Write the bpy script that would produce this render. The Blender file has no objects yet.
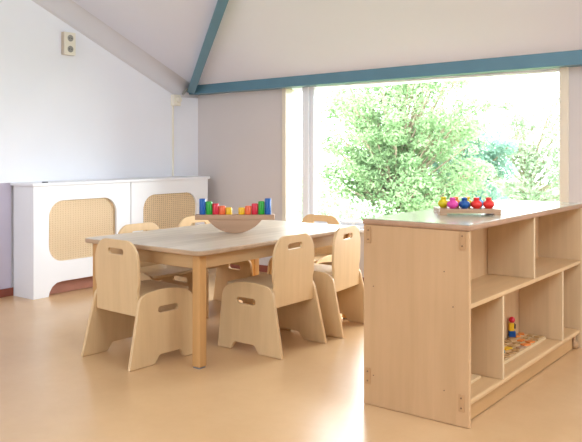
import bpy, bmesh, math, random
from mathutils import Vector, Matrix
random.seed(7)
C = bpy.context.scene
COL = C.collection
PI = math.pi
# ------------------------------------------------------------------ camera
cd = bpy.data.cameras.new('camera'); cam = bpy.data.objects.new('camera', cd); COL.objects.link(cam)
cd.sensor_width = 36; cd.sensor_fit = 'HORIZONTAL'; cd.lens = 740 / 582 * 36
cd.shift_y = -(221 - 150) / 582
cd.clip_start = 0.05; cd.clip_end = 200
YAW = math.radians(37.411)
cam.location = (0, 0, 1.0); cam.rotation_euler = (PI / 2, 0, YAW)
C.camera = cam
# ------------------------------------------------------------------ world, lights, exposure
w = bpy.data.worlds.new('world'); C.world = w; w.use_nodes = True
bg = w.node_tree.nodes['Background']; bg.inputs[0].default_value = (0.90, 0.96, 1.0, 1); bg.inputs[1].default_value = 15.5
C.view_settings.view_transform = 'Standard'; C.view_settings.look = 'None'
C.view_settings.gamma = 1; C.view_settings.exposure = 0.09
try: C.view_settings.use_curve_mapping = False
except Exception: pass

def area(name, loc, rot, sx, sy, power, col=(1, 1, 1), portal=False):
    l = bpy.data.lights.new(name, 'AREA'); l.shape = 'RECTANGLE'; l.size = sx; l.size_y = sy; l.energy = power; l.color = col
    o = bpy.data.objects.new(name, l); COL.objects.link(o); o.location = loc; o.rotation_euler = rot
    if portal: l.cycles.is_portal = True
    return o
YW, XL, XR, YB = 4.69, -4.62, 3.4, -3.2
area('window_portal', (-2.53, YW + 0.10, 0.97), (-PI / 2, 0, 0), 2.2, 1.1, 1, portal=True)
area('fill_right', (XR - 0.05, 3.75, 1.35), (0, math.radians(92), 0), 0.7, 1.5, 60, (0.84, 0.93, 1.0))  # added fill lamp in place of an unseen window on the right
area('fill_roof', (0.5, 1.9, 2.5), (0, math.radians(32), 0), 1.2, 1.6, 48, (0.84, 0.93, 1.0))  # added overhead fill lamp, the roof has no skylight
area('fill_back', (-1.9, YB + 0.05, 1.8), (math.radians(84), 0, 0), 4.2, 2.2, 138, (0.84, 0.93, 1.0))  # added fill lamp behind the camera, no window modelled there

# ------------------------------------------------------------------ materials
def lin(c):
    return tuple(((v / 255) / 12.92 if v / 255 <= 0.04045 else ((v / 255 + 0.055) / 1.055) ** 2.4) for v in c) + (1,)
def mat(name, rgb, rough=0.5, spec=0.4, metal=0.0, noise=0.0, nscale=8.0, bump=0.0):
    m = bpy.data.materials.new(name); m.use_nodes = True; nt = m.node_tree; b = nt.nodes['Principled BSDF']
    b.inputs['Roughness'].default_value = rough; b.inputs['Metallic'].default_value = metal
    b.inputs['Specular IOR Level'].default_value = spec
    c = lin(rgb); b.inputs['Base Color'].default_value = c
    tc = nt.nodes.new('ShaderNodeTexCoord'); n = nt.nodes.new('ShaderNodeTexNoise'); n.inputs['Scale'].default_value = nscale
    n.inputs['Detail'].default_value = 4
    nt.links.new(tc.outputs['Object'], n.inputs['Vector'])
    r = nt.nodes.new('ShaderNodeValToRGB'); k = 1 - noise; r.color_ramp.elements[0].position = .3; r.color_ramp.elements[1].position = .7
    r.color_ramp.elements[0].color = (c[0] * k, c[1] * k, c[2] * k, 1); r.color_ramp.elements[1].color = c
    nt.links.new(n.outputs['Fac'], r.inputs['Fac']); nt.links.new(r.outputs['Color'], b.inputs['Base Color'])
    if bump:
        bp = nt.nodes.new('ShaderNodeBump'); bp.inputs['Strength'].default_value = bump; bp.inputs['Distance'].default_value = .002
        nt.links.new(n.outputs['Fac'], bp.inputs['Height']); nt.links.new(bp.outputs['Normal'], b.inputs['Normal'])
    return m
def wood(name, rgb, axis=2, plank=0.0, paxis=0, rough=0.42, contrast=0.12, pcon=0.10, spec=0.35, gscale=26.0):
    """grain running along `axis`; optional glued staves of width `plank` stepped along `paxis`."""
    m = bpy.data.materials.new(name); m.use_nodes = True; nt = m.node_tree; N = nt.nodes; L = nt.links
    b = N['Principled BSDF']; b.inputs['Roughness'].default_value = rough; b.inputs['Specular IOR Level'].default_value = spec
    tc = N.new('ShaderNodeTexCoord'); oi = N.new('ShaderNodeObjectInfo')
    off = N.new('ShaderNodeVectorMath'); off.operation = 'ADD'
    sc = N.new('ShaderNodeVectorMath'); sc.operation = 'SCALE'; sc.inputs['Scale'].default_value = 7.3
    cmb = N.new('ShaderNodeCombineXYZ')
    for k in range(3): L.new(oi.outputs['Random'], cmb.inputs[k])
    L.new(cmb.outputs[0], sc.inputs[0]); L.new(tc.outputs['Object'], off.inputs[0]); L.new(sc.outputs[0], off.inputs[1])
    mp = N.new('ShaderNodeMapping'); s = [1, 1, 1]; s[axis] = 0.07
    mp.inputs['Scale'].default_value = s; L.new(off.outputs[0], mp.inputs['Vector'])
    n1 = N.new('ShaderNodeTexNoise'); n1.inputs['Scale'].default_value = gscale; n1.inputs['Detail'].default_value = 5; n1.inputs['Roughness'].default_value = .6
    L.new(mp.outputs[0], n1.inputs['Vector'])
    n2 = N.new('ShaderNodeTexNoise'); n2.inputs['Scale'].default_value = 3.0; n2.inputs['Detail'].default_value = 2
    L.new(off.outputs[0], n2.inputs['Vector'])
    c = lin(rgb)
    r = N.new('ShaderNodeValToRGB'); r.color_ramp.elements[0].position = .3; r.color_ramp.elements[1].position = .72
    k = 1 - contrast
    r.color_ramp.elements[0].color = (c[0] * k, c[1] * k * .98, c[2] * k * .94, 1); r.color_ramp.elements[1].color = c
    L.new(n1.outputs['Fac'], r.inputs['Fac'])
    mul = N.new('ShaderNodeMixRGB'); mul.blend_type = 'MULTIPLY'; mul.inputs[0].default_value = 1
    r2 = N.new('ShaderNodeValToRGB'); r2.color_ramp.elements[0].color = (1 - contrast * .6,) * 3 + (1,); r2.color_ramp.elements[1].color = (1, 1, 1, 1)
    r2.color_ramp.elements[0].position = .35; r2.color_ramp.elements[1].position = .65
    L.new(n2.outputs['Fac'], r2.inputs['Fac']); L.new(r.outputs[0], mul.inputs[1]); L.new(r2.outputs[0], mul.inputs[2])
    out = mul.outputs[0]
    if plank:
        sp = N.new('ShaderNodeSeparateXYZ'); L.new(tc.outputs['Object'], sp.inputs[0])
        d = N.new('ShaderNodeMath'); d.operation = 'DIVIDE'; d.inputs[1].default_value = plank; L.new(sp.outputs[paxis], d.inputs[0])
        fl = N.new('ShaderNodeMath'); fl.operation = 'FLOOR'; L.new(d.outputs[0], fl.inputs[0])
        wn = N.new('ShaderNodeTexWhiteNoise'); wn.noise_dimensions = '1D'; L.new(fl.outputs[0], wn.inputs['W'])
        r3 = N.new('ShaderNodeValToRGB'); r3.color_ramp.elements[0].color = (1 - pcon, 1 - pcon * 1.15, 1 - pcon * 1.4, 1); r3.color_ramp.elements[1].color = (1, 1, 1, 1)
        L.new(wn.outputs['Value'], r3.inputs['Fac'])
        m2 = N.new('ShaderNodeMixRGB'); m2.blend_type = 'MULTIPLY'; m2.inputs[0].default_value = 1
        L.new(out, m2.inputs[1]); L.new(r3.outputs[0], m2.inputs[2]); out = m2.outputs[0]
    L.new(out, b.inputs['Base Color'])
    bp = N.new('ShaderNodeBump'); bp.inputs['Strength'].default_value = .12; bp.inputs['Distance'].default_value = .001
    L.new(n1.outputs['Fac'], bp.inputs['Height']); L.new(bp.outputs[0], b.inputs['Normal'])
    return m

M = {}
M['wall'] = mat('wall_paint', (240, 241, 247), .7, .2, noise=.02, nscale=3)
M['wall_window'] = mat('backlit_window_wall', (216, 207, 204), .7, .2, noise=.02, nscale=3)  # backlit shade of this wall is painted into its colour
M['wall_low'] = mat('lilac_paint', (214, 208, 226), .6, .25, noise=.02, nscale=3)
M['ceiling'] = mat('ceiling_paint', (232, 232, 242), .8, .15, noise=.02, nscale=2)
M['cove'] = mat('cove_paint', (212, 209, 212), .7, .2)
M['blue'] = mat('blue_beam_paint', (94, 134, 152), .4, .4, noise=.06, nscale=6)
M['white'] = mat('white_lacquer', (244, 245, 248), .35, .4, noise=.01)
M['cream'] = mat('cream_paint', (232, 220, 200), .45, .3, noise=.02)
M['frame_white'] = mat('white_window_paint', (245, 246, 250), .4, .4)
M['red_base'] = mat('red_brown_baseboard', (150, 84, 68), .5, .3, noise=.15, nscale=20)
M['birch'] = wood('birch_plywood', (236, 203, 156), 2, rough=.4, contrast=.10)
M['birch_y'] = wood('birch_plywood_seat', (232, 202, 158), 1, rough=.4, contrast=.10)
M['ply_edge'] = wood('plywood_edge', (206, 164, 110), 1, contrast=.25, gscale=60)
M['beech'] = wood('beech_leg', (222, 172, 112), 2, rough=.4, contrast=.14)
M['beech_x'] = wood('beech_apron', (220, 182, 134), 0, rough=.42, contrast=.14)
M['beech_y'] = wood('beech_apron_long', (220, 182, 134), 1, rough=.42, contrast=.14)
M['tabletop'] = wood('beech_top_sheen', (234, 220, 200), 1, plank=.104, paxis=0, rough=.30, contrast=.2, pcon=.16, spec=.5)  # whitish tone is reflected light painted into the beech
M['top_edge'] = wood('beech_top_edge', (208, 176, 144), 0, rough=.45, contrast=.2)
M['cab'] = wood('cabinet_birch', (220, 180, 136), 2, plank=.085, paxis=0, rough=.45, contrast=.10, pcon=.05)
M['cab_y'] = wood('cabinet_birch_shelf', (226, 188, 140), 1, rough=.38, contrast=.10)
M['cab_div'] = wood('cabinet_birch_brightened', (240, 212, 172), 2, plank=.075, paxis=0, rough=.42, contrast=.10, pcon=.06)  # same birch painted lighter to make up for dim light in the bays
M['cab_low'] = wood('shaded_plinth_birch', (208, 164, 112), 1, rough=.45, contrast=.12)  # shade along the plinth is darkened into this birch colour
M['cab_edge'] = wood('cabinet_edge', (198, 158, 128), 1, rough=.45, contrast=.2)
M['laminate'] = mat('laminate_foliage_tint', (204, 204, 182), .12, .5, noise=.01)  # pale laminate, greenish foliage reflection put into its base colour
M['fitting'] = wood('wooden_fitting', (212, 168, 122), 2, contrast=.2)
M['toywood'] = wood('toy_wood', (198, 160, 130), 0, contrast=.2)
M['screw'] = mat('screw_metal', (140, 110, 82), .4, .5, .8)
M['dark'] = mat('dark_plastic', (60, 58, 60), .4, .4)
M['glide'] = mat('grey_glide', (150, 150, 150), .5, .3)
M['socket'] = mat('cream_plastic', (236, 230, 214), .35, .4)
M['sockside'] = mat('beige_plastic', (196, 180, 160), .4, .4)
M['sockhole'] = mat('grey_plastic', (150, 148, 140), .5, .3)
for n_, c_ in dict(blue=(10, 92, 172), green=(40, 165, 50), red=(215, 35, 60), orange=(240, 110, 60), yellow=(240, 190, 30),
                   pink=(225, 70, 160), navy=(10, 80, 150), scarlet=(232, 48, 42), lemon=(225, 205, 30), sky=(90, 150, 205),
                   teal=(20, 130, 140), lime=(150, 185, 50), amber=(240, 140, 60)).items():
    M['t_' + n_] = mat('painted_' + n_, c_, .3, .5, noise=.05, nscale=30)

def floor_mat():
    m = bpy.data.materials.new('beige_linoleum'); m.use_nodes = True; nt = m.node_tree; N = nt.nodes; L = nt.links
    b = N['Principled BSDF']; b.inputs['Roughness'].default_value = .34; b.inputs['Specular IOR Level'].default_value = .6
    b.inputs['Coat Weight'].default_value = .3; b.inputs['Coat Roughness'].default_value = .2
    tc = N.new('ShaderNodeTexCoord'); n = N.new('ShaderNodeTexNoise'); n.inputs['Scale'].default_value = 2.2; n.inputs['Detail'].default_value = 9; n.inputs['Roughness'].default_value = .7
    L.new(tc.outputs['Object'], n.inputs['Vector'])
    r = N.new('ShaderNodeValToRGB'); r.color_ramp.elements[0].position = .3; r.color_ramp.elements[1].position = .7
    r.color_ramp.elements[0].color = lin((214, 173, 124)); r.color_ramp.elements[1].color = lin((226, 188, 141))
    L.new(n.outputs['Fac'], r.inputs[0]); L.new(r.outputs[0], b.inputs['Base Color'])
    return m
M['floor'] = floor_mat()
def cane_mat():
    m = bpy.data.materials.new('woven_cane'); m.use_nodes = True; nt = m.node_tree; N = nt.nodes; L = nt.links
    b = N['Principled BSDF']; b.inputs['Roughness'].default_value = .5
    tc = N.new('ShaderNodeTexCoord'); sp = N.new('ShaderNodeSeparateXYZ'); L.new(tc.outputs['Object'], sp.inputs[0])
    def sine(sock, freq, ph=None):
        a = N.new('ShaderNodeMath'); a.operation = 'MULTIPLY'; a.inputs[1].default_value = freq; L.new(sock, a.inputs[0])
        o = a.outputs[0]
        if ph is not None:
            q = N.new('ShaderNodeMath'); q.operation = 'ADD'; L.new(o, q.inputs[0]); L.new(ph, q.inputs[1]); o = q.outputs[0]
        s = N.new('ShaderNodeMath'); s.operation = 'SINE'; L.new(o, s.inputs[0]); return s.outputs[0]
    rows = sine(sp.outputs['Z'], 2 * PI / .0155)                      # weaving strands
    cols = sine(sp.outputs['Y'], 2 * PI / .021)                       # stakes
    mu = N.new('ShaderNodeMath'); mu.operation = 'MAXIMUM'; L.new(rows, mu.inputs[0]); L.new(cols, mu.inputs[1])
    mr = N.new('ShaderNodeMapRange'); mr.inputs['From Min'].default_value = -1; mr.inputs['From Max'].default_value = .6; L.new(mu.outputs[0], mr.inputs['Value'])
    n = N.new('ShaderNodeTexNoise'); n.inputs['Scale'].default_value = 40; L.new(tc.outputs['Object'], n.inputs['Vector'])
    r = N.new('ShaderNodeValToRGB'); r.color_ramp.elements[0].color = lin((176, 138, 96)); r.color_ramp.elements[1].color = lin((246, 218, 176)); r.color_ramp.elements[1].position = .75
    L.new(mr.outputs[0], r.inputs[0])
    mx = N.new('ShaderNodeMixRGB'); mx.blend_type = 'MULTIPLY'; mx.inputs[0].default_value = .25; L.new(r.outputs[0], mx.inputs[1]); L.new(n.outputs['Fac'], mx.inputs[2])
    L.new(mx.outputs[0], b.inputs['Base Color'])
    bp = N.new('ShaderNodeBump'); bp.inputs['Distance'].default_value = .004; bp.inputs['Strength'].default_value = .8
    L.new(mr.outputs[0], bp.inputs['Height']); L.new(bp.outputs[0], b.inputs['Normal'])
    return m
M['cane'] = cane_mat()
M['toe'] = mat('red_brown_toe_board', (178, 122, 102), .5, .3, noise=.1, nscale=20)
def leaf_mat(name, c1, c2, trans=.45):
    m = bpy.data.materials.new(name); m.use_nodes = True; nt = m.node_tree; N = nt.nodes; L = nt.links
    for n in list(N):
        if n.type == 'BSDF_PRINCIPLED': N.remove(n)
    out = [n for n in N if n.type == 'OUTPUT_MATERIAL'][0]
    tc = N.new('ShaderNodeTexCoord'); n = N.new('ShaderNodeTexNoise'); n.inputs['Scale'].default_value = 6; L.new(tc.outputs['Object'], n.inputs['Vector'])
    r = N.new('ShaderNodeValToRGB'); r.color_ramp.elements[0].position = .35; r.color_ramp.elements[1].position = .65
    r.color_ramp.elements[0].color = lin(c1); r.color_ramp.elements[1].color = lin(c2); L.new(n.outputs['Fac'], r.inputs[0])
    d = N.new('ShaderNodeBsdfDiffuse'); t = N.new('ShaderNodeBsdfTranslucent'); mx = N.new('ShaderNodeMixShader'); mx.inputs[0].default_value = trans
    L.new(r.outputs[0], d.inputs[0]); L.new(r.outputs[0], t.inputs[0]); L.new(d.outputs[0], mx.inputs[1]); L.new(t.outputs[0], mx.inputs[2]); L.new(mx.outputs[0], out.inputs['Surface'])
    return m
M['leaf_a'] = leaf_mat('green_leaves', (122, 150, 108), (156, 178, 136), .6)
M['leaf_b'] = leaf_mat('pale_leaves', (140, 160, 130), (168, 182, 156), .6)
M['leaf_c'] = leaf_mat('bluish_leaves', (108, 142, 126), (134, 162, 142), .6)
M['bark'] = mat('bark', (150, 135, 115), .9, .1, noise=.3, nscale=12)
M['grass'] = mat('lawn', (100, 120, 76), .9, .1, noise=.3, nscale=6)
def glass_mat():
    m = bpy.data.materials.new('window_glass'); m.use_nodes = True; nt = m.node_tree; N = nt.nodes; L = nt.links
    out = [n for n in N if n.type == 'OUTPUT_MATERIAL'][0]; N.remove(N['Principled BSDF'])
    t = N.new('ShaderNodeBsdfTransparent'); g = N.new('ShaderNodeBsdfGlossy'); g.inputs['Roughness'].default_value = .02
    f = N.new('ShaderNodeFresnel'); f.inputs[0].default_value = 1.2; mx = N.new('ShaderNodeMixShader')
    L.new(f.outputs[0], mx.inputs[0]); L.new(t.outputs[0], mx.inputs[1]); L.new(g.outputs[0], mx.inputs[2]); L.new(mx.outputs[0], out.inputs['Surface'])
    return m
M['glass'] = glass_mat()

# ------------------------------------------------------------------ geometry helpers
def box(bm, x0, x1, y0, y1, z0, z1, bev=0.0, seg=2):
    vs = [bm.verts.new((x, y, z)) for z in (z0, z1) for x, y in ((x0, y0), (x1, y0), (x1, y1), (x0, y1))]
    fs = [bm.faces.new([vs[i] for i in q]) for q in ((3, 2, 1, 0), (4, 5, 6, 7), (0, 1, 5, 4), (1, 2, 6, 5), (2, 3, 7, 6), (3, 0, 4, 7))]
    if bev:
        es = list({e for f in fs for e in f.edges})
        bmesh.ops.bevel(bm, geom=es, offset=bev, segments=seg, affect='EDGES', profile=.5)
    return bm
def mesh_obj(name, me, m, parent=None):
    o = bpy.data.objects.new(name, me); COL.objects.link(o); o.parent = parent
    me.materials.clear(); me.materials.append(m)
    return o
def from_bm(name, bm, m, parent=None, smooth=False):
    me = bpy.data.meshes.new(name); bmesh.ops.recalc_face_normals(bm, faces=bm.faces[:]); bm.to_mesh(me); bm.free()
    if smooth:
        for p in me.polygons: p.use_smooth = True
    return mesh_obj(name, me, m, parent)
def bx(name, m, x0, x1, y0, y1, z0, z1, bev=0.0, parent=None, seg=2):
    return from_bm(name, box(bmesh.new(), x0, x1, y0, y1, z0, z1, bev, seg), m, parent)
def plate_mesh(name, outline, holes, thick, bev, mtx):
    """flat board: outline and holes in its own plane, real thickness, rounded rims."""
    cu = bpy.data.curves.new(name, 'CURVE'); cu.dimensions = '2D'; cu.fill_mode = 'BOTH'
    cu.extrude = thick / 2 - bev; cu.bevel_depth = bev; cu.bevel_resolution = 1; cu.offset = -bev
    for pts in [outline] + holes:
        s = cu.splines.new('POLY'); s.points.add(len(pts) - 1)
        for p, q in zip(s.points, pts): p.co = (q[0], q[1], 0, 1)
        s.use_cyclic_u = True
    o = bpy.data.objects.new(name, cu); COL.objects.link(o)
    dg = bpy.context.evaluated_depsgraph_get(); me = bpy.data.meshes.new_from_object(o.evaluated_get(dg))
    bpy.data.objects.remove(o); bpy.data.curves.remove(cu)
    me.name = name; me.transform(mtx)
    bm = bmesh.new(); bm.from_mesh(me); bmesh.ops.remove_doubles(bm, verts=bm.verts[:], dist=1e-5); bmesh.ops.recalc_face_normals(bm, faces=bm.faces[:])
    bm.to_mesh(me); bm.free()
    for p in me.polygons: p.use_smooth = False
    return me
def arc(cx, cy, r, a0, a1, n=7, ry=None):
    ry = r if ry is None else ry
    return [(cx + r * math.cos(math.radians(a0 + (a1 - a0) * i / n)), cy + ry * math.sin(math.radians(a0 + (a1 - a0) * i / n))) for i in range(n + 1)]
def rrect(x0, x1, y0, y1, r, n=7):
    return arc(x1 - r, y0 + r, r, -90, 0, n) + arc(x1 - r, y1 - r, r, 0, 90, n) + arc(x0 + r, y1 - r, r, 90, 180, n) + arc(x0 + r, y0 + r, r, 180, 270, n)
def slot(cx, cy, w_, h): return rrect(cx - w_ / 2, cx + w_ / 2, cy - h / 2, cy + h / 2, h / 2 * .98, 6)
def lathe(name, prof, m, parent=None, n=24, loc=(0, 0, 0)):
    bm = bmesh.new(); rings = []
    for r, z in prof:
        if r < 1e-6: rings.append([bm.verts.new((loc[0], loc[1], loc[2] + z))])
        else: rings.append([bm.verts.new((loc[0] + r * math.cos(2 * PI * i / n), loc[1] + r * math.sin(2 * PI * i / n), loc[2] + z)) for i in range(n)])
    for a, b in zip(rings, rings[1:]):
        for i in range(n):
            j = (i + 1) % n
            if len(a) == 1 and len(b) == 1: continue
            if len(a) == 1: bm.faces.new([a[0], b[i], b[j]])
            elif len(b) == 1: bm.faces.new([a[i], a[j], b[0]])
            else: bm.faces.new([a[i], a[j], b[j], b[i]])
    return from_bm(name, bm, m, parent, smooth=True)
def tag(o, label=None, cat=None, group=None, kind=None):
    if label: o['label'] = label
    if cat: o['category'] = cat
    if group: o['group'] = group
    if kind: o['kind'] = kind
    return o
def thing(name, label, cat, loc=(0, 0, 0), rz=0.0, group=None):
    o = bpy.data.objects.new(name, None); COL.objects.link(o); o.empty_display_size = .05
    o.location = loc; o.rotation_euler = (0, 0, rz); return tag(o, label, cat, group)
def struct(o): o['kind'] = 'structure'; return o
def copy_tree(o, parent=None):
    c = o.copy(); COL.objects.link(c); c.parent = parent
    for ch in [k for k in bpy.data.objects if k.parent == o]: copy_tree(ch, c)
    return c
# board planes: local (a,b) -> world axes
YZ = Matrix(((0, 0, 1, 0), (1, 0, 0, 0), (0, 1, 0, 0), (0, 0, 0, 1)))      # a=Y b=Z normal X
XZ = Matrix(((1, 0, 0, 0), (0, 0, 1, 0), (0, 1, 0, 0), (0, 0, 0, 1)))      # a=X b=Z normal Y
T = Matrix.Translation

# ------------------------------------------------------------------ room
def ceil_z(y, x=XL): return 1.559 + .43 * (4.57 - y) + .0132 * (x - XL)
RIDGE = 0.4
struct(bx('floor', M['floor'], XL - .1, XR + .1, YB - .1, YW + .1, -.1, 0))
# left wall: raking top, lilac below the ledge line
def wall_profile_x(name, x0, x1, m, zlow=0):
    bm = bmesh.new(); zr = ceil_z(RIDGE, x0); e_ = .03
    prof = [(YB - .1, zlow), (YW + .1, zlow), (YW + .1, ceil_z(YW + .1, x0) + e_), (RIDGE, zr + e_), (YB - .1, zr + e_)]
    a = [bm.verts.new((x0, y, z)) for y, z in prof]; b = [bm.verts.new((x1, y, z)) for y, z in prof]
    bm.faces.new(a); bm.faces.new(b[::-1])
    for i in range(5): bm.faces.new([a[i], b[i], b[(i + 1) % 5], a[(i + 1) % 5]])
    return struct(from_bm(name, bm, m))
wall_profile_x('wall_left', XL - .1, XL, M['wall'])
struct(bx('wall_left_dado', M['wall_low'], XL, XL + .006, YB, 2.87, 0, .775))
struct(bx('trim_1', M['white'], XL, XL + .022, YB, 2.86, .775, .787, .003))
wall_profile_x('wall_right', XR, XR + .1, M['wall'])
struct(bx('wall_back', M['wall'], XL - .1, XR + .1, YB - .1, YB, 0, ceil_z(RIDGE, XR) + .02))
# window wall with its opening
WX0, WX1, WZ0, WZ1 = -3.655, -1.42, .415, 1.535
bm = bmesh.new()
box(bm, XL - .1, WX0, YW, YW + .12, 0, 1.60); box(bm, WX1, XR + .1, YW, YW + .12, 0, 1.66)
box(bm, WX0, WX1, YW, YW + .12, 0, WZ0); box(bm, WX0, WX1, YW, YW + .12, WZ1, 1.60)
struct(from_bm('wall_window', bm, M['wall_window']))
# ceiling: slope rising from the window wall, then flat behind the ridge
bm = bmesh.new()
pr = [(YW + .12, ceil_z(YW + .12)), (RIDGE, ceil_z(RIDGE)), (YB - .1, ceil_z(RIDGE)), (YB - .1, ceil_z(RIDGE) + .1), (RIDGE - .02, ceil_z(RIDGE) + .1), (YW + .12, ceil_z(YW + .12) + .11)]
a = [bm.verts.new((XL - .1, y, z)) for y, z in pr]; b = [bm.verts.new((XR + .1, y, z + .0132 * (XR - XL))) for y, z in pr]
for q in ((0, 1, 4, 5), (1, 2, 3, 4)):
    bm.faces.new([a[i] for i in q]); bm.faces.new([b[i] for i in q][::-1])
for i in range(6): bm.faces.new([a[i], b[i], b[(i + 1) % 6], a[(i + 1) % 6]])
struct(from_bm('ceiling', bm, M['ceiling']))
# cove along the raking junction of left wall and ceiling
bm = bmesh.new(); n = 8; prof = [(.0004 + .065 * (1 - math.cos(t * PI / 2 / n)), -.17 + .17 * math.sin(t * PI / 2 / n)) for t in range(n + 1)] + [(-.01, .0), (-.01, -.17)]
ring = []
for y, sc_ in ((YW - .001, .32), (4.47, .9), (4.40, 1), (RIDGE, 1)):
    ring.append([bm.verts.new((XL + dx, y, ceil_z(y) + dz * sc_ + .004)) for dx, dz in prof])
k = len(prof)
for a_, b_ in zip(ring, ring[1:]):
    for i in range(k): bm.faces.new([a_[i], a_[(i + 1) % k], b_[(i + 1) % k], b_[i]])
bm.faces.new(ring[0]); bm.faces.new(ring[-1][::-1])
struct(from_bm('trim_2', bm, M['cove'], smooth=True))
# blue beams
bm = box(bmesh.new(), XL + .001, XR - .001, 4.575, YW - .001, 0, 1, .0)
for v in bm.verts:
    q = v.co.x - XL
    v.co.z = 1.483 + .0092 * q if v.co.z < .5 else ceil_z(4.575, v.co.x) + .014
bb = from_bm('eave_beam', bm, M['blue'])
tag(bb, 'long blue painted beam above the big window', 'beam')
def bar(bm, p, q, wd, ht, up=Vector((0, 0, 1))):
    p, q = Vector(p), Vector(q); d = (q - p).normalized(); s = d.cross(up).normalized(); u = s.cross(d).normalized()
    vs = []
    for e in (p, q):
        for a_, b_ in ((-1, -1), (1, -1), (1, 1), (-1, 1)): vs.append(bm.verts.new(e + s * a_ * wd / 2 + u * b_ * ht / 2))
    for f in ((0, 1, 2, 3), (7, 6, 5, 4), (0, 4, 5, 1), (1, 5, 6, 2), (2, 6, 7, 3), (3, 7, 4, 0)): bm.faces.new([vs[i] for i in f])
    return bm
def on_ceiling(x, y, drop): return (x, y, ceil_z(y, x) - drop)
dx, dy = (-3.305 + 4.585), (3.58 - 4.575); s_ = 2.6
bm = bar(bmesh.new(), on_ceiling(-4.585, 4.575, .035), on_ceiling(-4.585 + dx * s_, 4.575 + dy * s_, .035), .065, .07, Vector((0, .387, .922)))
tag(from_bm('rafter_beam', bm, M['blue']), 'blue painted rafter climbing the ceiling from the room corner', 'beam')
# baseboards
struct(bx('baseboard_left', M['red_base'], XL + .006, XL + .018, YB, YW, 0, .055, .002))
struct(bx('baseboard_window', M['red_base'], XL, XR, YW - .014, YW, 0, .055, .002))

# ------------------------------------------------------------------ window
W = bpy.data.objects.new('window_1', None); COL.objects.link(W); W['kind'] = 'structure'
def wbx(name, m, *a, **k): return bx(name, m, *a, parent=W, **k)
bm = bmesh.new()
box(bm, -3.665, -3.625, YW - .02, YW + .10, WZ0 - .01, WZ1, .003)
from_bm('outer_trim', bm, M['cream'], W)
wbx('outer_trim', M['cream'], -1.467, -1.418, YW - .022, YW + .10, WZ0 - .01, WZ1, bev=.003)
bm = bmesh.new()
box(bm, -3.625, -1.467, YW + .0, YW + .10, 1.510, WZ1, .002)
box(bm, -3.625, -1.467, YW + .0, YW + .10, WZ0, .437, .002)
box(bm, -3.485, -3.425, YW + .01, YW + .10, .437, 1.510, .003)
from_bm('window_frame', bm, M['frame_white'], W)
bm = bmesh.new()
box(bm, -3.42, -3.385, YW + .03, YW + .085, .44, 1.508, .003); box(bm, -1.488, -1.468, YW + .03, YW + .085, .44, 1.508, .003)
box(bm, -3.385, -1.488, YW + .03, YW + .085, 1.494, 1.508, .003); box(bm, -3.385, -1.488, YW + .03, YW + .085, .438, .462, .003)
from_bm('sash', bm, M['frame_white'], W)
wbx('pane', M['glass'], -3.39, -1.484, YW + .056, YW + .062, .455, 1.50)
wbx('side_pane', M['glass'], -3.626, -3.484, YW + .056, YW + .062, .435, 1.511)
wbx('window_sill', M['frame_white'], -3.68, -1.40, YW - .05, YW + .01, WZ0 - .022, WZ0, bev=.004)

# ------------------------------------------------------------------ outside
struct(bx('ground_outside', M['grass'], -40, 25, YW + .3, 45, -1.1, -1.0))
def leaves(bm, c, r, n, size, rnd, flat=1.0):
    for i in range(n):
        while True:
            v = Vector((rnd.uniform(-1, 1), rnd.uniform(-1, 1), rnd.uniform(-1, 1)))
            if v.length < 1: break
        p = Vector((c[0] + v.x * r[0], c[1] + v.y * r[1], c[2] + v.z * r[2]))
        d = Vector((rnd.gauss(0, 1), rnd.gauss(0, 1), rnd.gauss(0, .8))).normalized(); s = d.cross(Vector((rnd.gauss(0, 1), rnd.gauss(0, 1), rnd.gauss(0, 1)))).normalized()
        L_ = size * rnd.uniform(.7, 1.4); wd = L_ * .42
        nrm = d.cross(s) * L_ * .12
        a0 = bm.verts.new(p - d * L_ / 2); a1 = bm.verts.new(p + s * wd / 2 + nrm); a2 = bm.verts.new(p + d * L_ / 2); a3 = bm.verts.new(p - s * wd / 2 + nrm)
        bm.faces.new((a0, a1, a2)); bm.faces.new((a0, a2, a3))
def tree(name, label, cat, x, y, zc, rx, ry, rz, clumps, per, size, m, seed, cl=.34):
    rnd = random.Random(seed); t = thing(name, label, cat, (x, y, -1.0), group='greenery outside the window')
    bm = bmesh.new(); bt = bmesh.new()
    h = zc + 1.0
    bar(bt, (0, 0, 0), (0, 0, h), .12, .12)
    for i in range(clumps):
        a_ = rnd.uniform(0, 2 * PI); u = rnd.uniform(-1, 1); q = (rnd.random() ** .4); s = math.sqrt(1 - u * u)
        c = (rx * q * s * math.cos(a_), ry * q * s * math.sin(a_), h + rz * q * u)
        rr = cl * rnd.uniform(.5, 1.25)
        leaves(bm, c, (rr, rr, rr * .75), per, size, rnd)
        bar(bt, (0, 0, max(.2, h * .55 + u * .3 * rz)), c, .022, .022)
    from_bm('crown', bm, m, t); from_bm('trunk', bt, M['bark'], t)
    return t
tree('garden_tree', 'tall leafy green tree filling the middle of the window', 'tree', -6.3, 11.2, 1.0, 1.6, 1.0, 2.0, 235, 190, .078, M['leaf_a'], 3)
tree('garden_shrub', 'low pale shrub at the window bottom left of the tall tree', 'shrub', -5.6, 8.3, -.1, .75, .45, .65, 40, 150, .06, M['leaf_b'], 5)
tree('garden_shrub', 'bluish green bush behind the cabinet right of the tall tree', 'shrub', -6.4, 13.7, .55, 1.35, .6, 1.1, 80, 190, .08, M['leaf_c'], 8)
tree('garden_tree', 'pale hazy tree at the right side of the window', 'tree', -6.2, 17.4, .9, 1.4, 1.0, 1.7, 80, 150, .10, M['leaf_b'], 11, .42)

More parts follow.
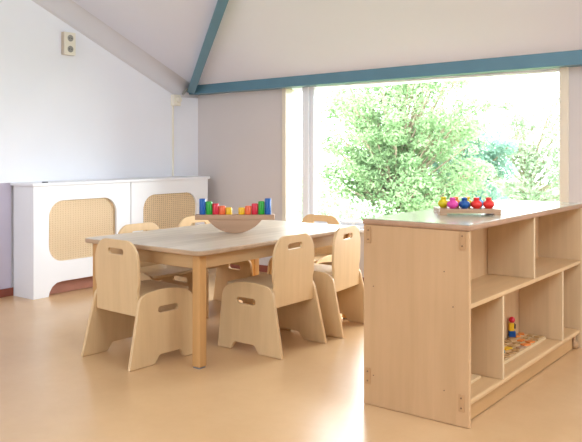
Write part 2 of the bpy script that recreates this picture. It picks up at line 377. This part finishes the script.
# ------------------------------------------------------------------ radiator covers
XC = -4.363
def cover(y0, label, end_left):
    t = thing('radiator_cover', label, 'radiator cover', (XC, y0, 0), group='radiator covers along the left wall')
    Lc = .838
    out = [(.003, 0), (.12, 0), (.128, .03), (.15, .065), (.185, .088), (.23, .093), (Lc - .23, .093), (Lc - .185, .088), (Lc - .15, .065), (Lc - .128, .03), (Lc - .12, 0), (Lc - .004, 0), (Lc - .004, .755), (.003, .755)]
    hole = rrect(.122, .702, .232, .652, .115, 8)
    mesh_obj('front_panel', plate_mesh('front_panel', out, [hole], .02, .002, T((-.01, 0, 0)) @ YZ), M['white'], t)
    mesh_obj('cane_insert', plate_mesh('cane_insert', rrect(.115, .709, .226, .658, .115, 8), [], .008, .001, T((-.026, 0, 0)) @ YZ), M['cane'], t)
    if end_left: bx('side_panel', M['white'], -.236, -.0205, .003, .021, 0, .755, .001, t)
    else: bx('side_panel', M['white'], -.236, -.0205, Lc - .022, Lc - .004, 0, .755, .001, t)
    bx('toe_board', M['toe'], -.075, -.06, .03, Lc - .03, .002, .110, .001, t)
    bx('rear_rail', M['white'], -.236, -.218, .03, Lc - .03, .10, .16, .001, t)
    return t
cover(2.874, 'white radiator cover with woven cane panel, nearer of the two, left of the table', True)
cover(3.712, 'white radiator cover with woven cane panel, farther of the two, next to the corner', False)
tag(bx('cover_shelf', M['white'], XL + .002, XC + .014, 2.862, 4.562, .756, .777, .005), 'long white shelf board lying on top of both radiator covers', 'shelf board')
bm = bmesh.new(); bmesh.ops.create_cone(bm, cap_ends=True, segments=20, radius1=.022, radius2=.02, depth=.006); bmesh.ops.translate(bm, verts=bm.verts[:], vec=(-4.40, 2.99, .7803))
tag(from_bm('round_cap', bm, M['dark']), 'small flat dark cap lying on the white shelf near its left end', 'cap')

# ------------------------------------------------------------------ wall fittings
t = thing('wall_socket', 'cream double wall socket mounted upright high on the left wall', 'socket', (XL, 3.325, 1.78))
bx('back_box', M['sockside'], 0, .03, -.05, .05, -.083, .083, .003, t)
bx('face_plate', M['socket'], .03, .036, -.046, .05, -.083, .083, .002, t)
for s in (-1, 1):
    bm = bmesh.new(); bmesh.ops.create_cone(bm, cap_ends=True, segments=24, radius1=.024, radius2=.024, depth=.004, matrix=T((.037, .004, s * .040)) @ Matrix.Rotation(PI / 2, 4, 'Y'))
    o = from_bm('outlet', bm, M['sockhole'], t)
    for q in (-1, 1):
        bm = bmesh.new(); bmesh.ops.create_cone(bm, cap_ends=True, segments=10, radius1=.004, radius2=.004, depth=.002, matrix=T((.040, .004 + q * .0095, s * .040)) @ Matrix.Rotation(PI / 2, 4, 'Y'))
        from_bm('contact_hole', bm, M['dark'], o)
t = thing('junction_box', 'cream surface box with a conduit running down to the radiator cover', 'junction box', (XL, 4.40, 1.42))
bx('box_body', M['socket'], 0, .04, -.04, .045, -.045, .05, .006, t)
bm = bmesh.new(); bmesh.ops.create_cone(bm, cap_ends=True, segments=20, radius1=.026, radius2=.022, depth=.02, matrix=T((.05, .014, .006)) @ Matrix.Rotation(PI / 2, 4, 'Y'))
from_bm('cover_cap', bm, M['socket'], t)
bx('conduit', M['socket'], .0, .014, -.026, -.012, -.64, -.045, .003, t)
t = tag(from_bm('beam_bracket', bar(bmesh.new(), (XL + .012, 4.49, 1.475), (XL + .045, 4.51, 1.53), .022, .015), M['sockhole']), 'small grey metal bracket at the corner beside the junction box', 'bracket')

# ------------------------------------------------------------------ table
TX0, TX1, TY0, TY1, TZ = -3.185, -2.34, 2.385, 3.75, .545
cx, cy = (TX0 + TX1) / 2, (TY0 + TY1) / 2
hx, hy = (TX1 - TX0) / 2, (TY1 - TY0) / 2
t = thing('wooden_table', 'low rectangular wooden table with pale top, chairs around it', 'table', (cx, cy, 0))
mesh_obj('tabletop', plate_mesh('tabletop', rrect(-hx, hx, -hy, hy, .038, 8), [], .024, .006, T((0, 0, TZ - .012))), M['tabletop'], t)
tt = bpy.data.objects['tabletop']
tt.data.materials.append(M['top_edge'])
for p in tt.data.polygons:
    if p.normal.z < .5: p.material_index = 1
lw = .049; ov = .036
for sx in (-1, 1):
    for sy in (-1, 1):
        x, y = sx * (hx - ov - lw / 2), sy * (hy - ov - lw / 2)
        l = bx('leg', M['beech'], x - lw / 2, x + lw / 2, y - lw / 2, y + lw / 2, .006, TZ - .0245, .007, t)
        bx('glide', M['glide'], x - .020, x + .020, y - .020, y + .020, 0, .0058, .001, l)
za, zb = TZ - .092, TZ - .0245
for s in (-1, 1):
    y = s * (hy - ov - .03); bx('apron', M['beech_x'], -hx + ov + lw + .0005, hx - ov - lw - .0005, y - .011, y + .011, za, zb, .002, t)
    x = s * (hx - ov - .03); bx('apron', M['beech_y'], x - .011, x + .011, -hy + ov + lw + .0005, hy - ov - lw - .0005, za, zb, .002, t)

# ------------------------------------------------------------------ chairs (local: faces +Y, origin at footprint centre)
CL, CT = .415, .018
def make_chair(label):
    t = thing('child_chair', label, 'chair', group='small plywood chairs around the table')
    h = CL / 2
    side = [(0, 0), (.135, 0), (.148, .004), (.172, .036), (.182, .040), (.296, .040), (.306, .036), (.324, .004), (.334, 0), (.415, 0),
            (.398, .262), (.392, .286), (.378, .306), (.352, .322), (.30, .335), (.24, .342), (.18, .342), (.13, .337), (.100, .330), (.082, .320), (.070, .305), (.063, .285)]
    side = [(a_ - h, b_) for a_, b_ in side]
    hole = slot(.235 - h, .248, .122, .030)
    tilt = math.radians(2.6); wb = .385 / 2 - CT / 2                    # the two panels splay outwards towards the floor
    for s in (-1, 1):
        mt = T((s * wb, 0, 0)) @ Matrix.Rotation(-s * tilt, 4, 'Y') @ YZ
        mesh_obj('side_panel', plate_mesh('side_panel', side, [hole], CT, .003, T((0, 0, .0008)) @ mt), M['birch'], t)
    def wi(z): return wb - CT / 2 - math.tan(tilt) * z - .0012
    z0 = .228; w0, w1 = wi(z0), wi(.345); w2 = w1 + .010
    back = [(-w0 + .006, 0), (w0 - .006, 0), (w0, .006), (w1, .118), (w2, .150), (w2, .20)] + arc(w2 - .090, .236, .090, 5, 88, 9, .112) + arc(-w2 + .090, .236, .090, 92, 175, 9, .112) + [(-w2, .20), (-w2, .150), (-w1, .118), (-w0, .006)]
    mt = T((0, -h + .078, z0)) @ Matrix.Rotation(math.radians(1.5), 4, 'X') @ XZ
    mesh_obj('backrest', plate_mesh('backrest', back, [slot(0, .292, .118, .028)], .015, .003, mt), M['birch'], t)
    ws = wi(.325)
    st = [(-ws, -h + .088), (-ws, .165)] + arc(-ws + .03, .165, .03, 180, 90, 5, .022) + arc(ws - .03, .165, .03, 90, 0, 5, .022) + [(ws, .165), (ws, -h + .088)]
    mesh_obj('seat', plate_mesh('seat', st, [], .014, .002, T((0, 0, .318))), M['birch_y'], t)
    return t
chair0 = make_chair('')
def put(x, y, deg, label, first=[True]):
    o = chair0 if first[0] else copy_tree(chair0)
    first[0] = False
    o.location = (x, y, 0); o.rotation_euler = (0, 0, math.radians(deg)); o['label'] = label
# deg 0 faces +Y (towards the window wall)
put(-2.785, 2.425, -3, 'small plywood chair at the near end of the table with its back to the viewer')
put(-2.385, 2.965, 90, 'small plywood chair in front, nearer of the two on the cabinet side')
put(-2.395, 3.45, 97, 'small plywood chair tucked close to the big cabinet, farther on its side')
put(-3.16, 2.865, -90, 'small plywood chair in front of the cane panels, far side, nearer the camera')
put(-3.235, 3.40, -99, 'small plywood chair behind the balance toy on the radiator side')
put(-2.79, 3.83, 180, 'small plywood chair at the far end of the table below the window')

# ------------------------------------------------------------------ balance toy
bd = bpy.data.objects
bt = thing('balance_board', 'wooden half-round balance toy carrying coloured pegs on the table', 'toy', (-2.715, 3.045, TZ), YAW)
R_ = .184; sag = .073
chord = math.sqrt(R_ ** 2 - (R_ - sag) ** 2)
pts = [(-chord, sag)] + [(R_ * math.sin(math.radians(a_)), R_ - R_ * math.cos(math.radians(a_))) for a_ in [(-1 + 2 * i / 28) * math.degrees(math.asin(chord / R_)) for i in range(29)]][1:-1] + [(chord, sag)]
mesh_obj('rocker', plate_mesh('rocker', pts, [], .06, .002, XZ), M['toywood'], bt)
bx('plank', M['toywood'], -.218, .218, -.032, .032, sag + .0003, sag + .028, .003, bt)
pz = TZ + sag + .0285
specs = [(-.1798, .086, 'blue'), (-.1436, .071, 'green'), (-.1074, .060, 'red'), (-.0712, .047, 'orange'), (-.035, .038, 'yellow'),
         (.035, .038, 'yellow'), (.0712, .047, 'orange'), (.1074, .060, 'red'), (.1436, .072, 'green'), (.1798, .088, 'blue')]
for u, hh, cn in specs:
    side_ = 'left' if u < 0 else 'right'
    o = lathe('toy_peg', [(0, 0), (.0175, 0), (.0178, .002), (.0178, hh - .004), (.0165, hh - .001), (.014, hh), (0, hh)], M['t_' + cn])
    o.location = (-2.715 + u * math.cos(YAW), 3.045 + u * math.sin(YAW), pz)
    tall = {'blue': 'tallest', 'green': 'second tallest', 'red': 'middle sized', 'orange': 'short', 'yellow': 'shortest'}[cn]
    tag(o, '%s %s peg standing on the %s half of the balance toy' % (tall, cn, side_), 'peg', 'coloured pegs on the balance board')

# ------------------------------------------------------------------ storage cabinet
X0, X1, Y0, Y1, HC = -1.546, -1.103, 2.492, 3.875, .731
t = thing('storage_cabinet', 'large low wooden storage cabinet with open shelves and glossy pale top', 'cabinet', ((X0 + X1) / 2, (Y0 + Y1) / 2, 0))
ox, oy = (X0 + X1) / 2, (Y0 + Y1) / 2
def cb(name, m, x0, x1, y0, y1, z0, z1, bev=.0015, parent=None):
    return bx(name, m, x0 - ox, x1 - ox, y0 - oy, y1 - oy, z0, z1, bev, parent or t)
top = cb('countertop', M['cab_edge'], X0 - .004, X1 + .004, Y0 - .004, Y1 + .004, HC - .023, HC - .0022, .006)
cb('laminate', M['laminate'], X0 + .001, X1 - .001, Y0 + .001, Y1 - .001, HC - .0025, HC, .001, top)
e1 = cb('end_panel', M['cab'], X0, X1, Y0, Y0 + .019, .001, HC - .0235, .003)
bm = bmesh.new()
e2 = mesh_obj('end_panel', plate_mesh('end_panel', [(X0 - ox, .004), (X1 - ox, .004), (X1 - ox, HC - .0235), (-1.253 - ox, HC - .0235), (-1.253 - ox, HC - .046), (-1.33 - ox, HC - .046), (-1.33 - ox, HC - .0235), (X0 - ox, HC - .0235)], [], .019, .002, T((0, Y1 - .0095 - oy, 0)) @ XZ), M['cab_div'], t)
cb('centre_back', M['cab'], -1.332, -1.320, Y0 + .0195, Y1 - .0195, .094, HC - .024)
cb('shelf', M['cab_y'], X0 + .004, X1 - .006, Y0 + .0195, Y1 - .0195, .424, .442, .003)
cb('bottom_shelf', M['cab_y'], X0 + .004, X1 - .008, Y0 + .0195, Y1 - .0195, .072, .0935, .007)
for yy, z0, z1 in ((3.18, .4425, HC - .0235), (2.825, .094, .4235), (3.57, .094, .4235)):
    cb('divider', M['cab_div'], -1.3195, X1 - .006, yy, yy + .016, z0, z1, .002)
    cb('divider', M['cab_div'], X0 + .006, -1.3325, yy, yy + .016, z0, z1, .002)
cb('plinth', M['cab_low'], X1 - .046, X1 - .028, Y0 + .022, 3.79, .004, .0715, .002)
cb('plinth', M['cab_low'], X0 + .028, X0 + .046, Y0 + .022, 3.79, .004, .0715, .002)
for x, z in ((-1.522, .668), (-1.128, .672), (-1.525, .114), (-1.132, .088)):
    f = cb('bracket', M['fitting'], x - .011, x + .011, Y0 - .0045, Y0 - .0002, z - .032, z + .032, .0015, e1)
    for q in (-.018, .018):
        bm = bmesh.new(); bmesh.ops.create_cone(bm, cap_ends=True, segments=10, radius1=.0035, radius2=.003, depth=.002, matrix=T((x - ox, Y0 - .0055 - oy, z + q)) @ Matrix.Rotation(PI / 2, 4, 'X'))
        from_bm('screw', bm, M['screw'], f)
for x, z in ((-1.50, .468), (-1.20, .555), (-1.165, .43), (-1.20, .12), (-1.50, .12)):
    bm = bmesh.new(); bmesh.ops.create_cone(bm, cap_ends=True, segments=10, radius1=.0024, radius2=.0024, depth=.002, matrix=T((x - ox, Y0 - .0008 - oy, z)) @ Matrix.Rotation(PI / 2, 4, 'X'))
    from_bm('screw', bm, M['screw'], e1)
lathe('foot_knob', [(0, 0), (.014, 0), (.02, .006), (.022, .016), (.02, .028), (.013, .036), (.008, .04), (.008, .0715)], M['fitting'], t, loc=(X1 - .03 - ox, 3.83 - oy, .001))

# tray with bulb shakers
ty = thing('wooden_tray', 'small wooden footed tray of coloured shakers on the cabinet top', 'tray', (-1.305, 2.925, HC), YAW)
bx('tray_board', M['toywood'], -.128, .124, -.075, .068, .0075, .026, .002, ty)
for s in (-1, 1): bx('foot', M['toywood'], *((-.128, -.098) if s < 0 else (.094, .124)), -.075, .068, 0, .0073, .001, ty)
def shaker(u, v, cn, capc, label):
    t_ = thing('wooden_shaker', label, 'shaker', (-1.305 + u * math.cos(YAW) - v * math.sin(YAW), 2.925 + u * math.sin(YAW) + v * math.cos(YAW), HC + .0262), group='coloured wooden shakers on the tray')
    pf = [(0, 0), (.013, 0)] + [(.0235 * math.cos(math.radians(a_)), .0175 + .0178 * math.sin(math.radians(a_))) for a_ in range(-55, 66, 12)] + [(.011, .0355), (.0, .0355)]
    lathe('body', pf, M['t_' + cn], t_)
    lathe('knob', [(0, .0357), (.010, .0357), (.0125, .038), (.0125, .043), (.010, .0455), (0, .0465)], M['t_' + capc], t_)
shaker(-.070, -.044, 'pink', 'pink', 'pink wooden shaker in the front row of the tray')
shaker(-.021, -.044, 'navy', 'navy', 'dark blue wooden shaker in the middle of the front row')
shaker(.029, -.044, 'scarlet', 'scarlet', 'red wooden shaker in the front row right beside the dark blue one')
shaker(.080, -.044, 'scarlet', 'scarlet', 'red wooden shaker at the right end of the front row')
shaker(-.096, .012, 'lemon', 'lemon', 'lemon yellow wooden shaker at the left end of the tray')
shaker(-.044, .012, 'amber', 'amber', 'orange wooden shaker in the back row behind the pink one')
shaker(.004, .012, 'lemon', 'yellow', 'yellow wooden shaker in the back row right of the orange one')
shaker(.052, .012, 'sky', 'teal', 'blue wooden shaker with teal knob in the back row')
shaker(.095, .012, 'lime', 'lime', 'lime green wooden shaker at the right end of the back row')

# puzzle and toys in the lower bays
t = thing('puzzle_board', 'flat wooden puzzle board with small coloured pieces in lower shelf', 'puzzle', (-1.247, 3.22, .0938))
bx('board', M['birch_y'], -.066, .066, -.33, .33, 0, .014, .002, t)
rnd = random.Random(4); pal = ['amber', 'yellow', 'red', 'amber', 'yellow', 'teal', 'fitting', 'toywood', 'ply_edge']
k = 0
for j in range(11):
    for i in range(3):
        c = rnd.choice(pal); m = M.get('t_' + c) or M[c]
        xx = -.043 + i * .043; yy = -.30 + j * .06
        hw, hl = rnd.uniform(.010, .017), rnd.uniform(.014, .024)
        o = bx('puzzle_piece', m if rnd.random() < .4 else M['ply_edge'], -hw, hw, -hl, hl, 0, .006, .0015, t)
        o.location = (xx, yy, .0142); o.rotation_euler = (0, 0, rnd.uniform(-.6, .6))
t = thing('toy_figure', 'little upright red, yellow and blue wooden toy figure on the puzzle', 'toy figure', (-1.300, 3.425, .1142), YAW)
bx('base', M['t_navy'], -.016, .016, -.010, .010, 0, .028, .003, t)
bx('body', M['t_yellow'], -.015, .008, -.010, .010, .0283, .066, .003, t)
bx('arm', M['dark'], .0083, .016, -.009, .009, .04, .062, .002, t)
lathe('head', [(0, 0), (.010, .002), (.015, .011), (.013, .022), (.006, .028), (0, .029)], M['t_red'], t, loc=(0, 0, .0663))
tag(bx('wooden_plaque', M['birch_y'], -1.31, -1.185, 2.62, 2.79, .0938, .106, .003), 'thin plain wooden board lying in the bay next to the cabinet end panel', 'board')
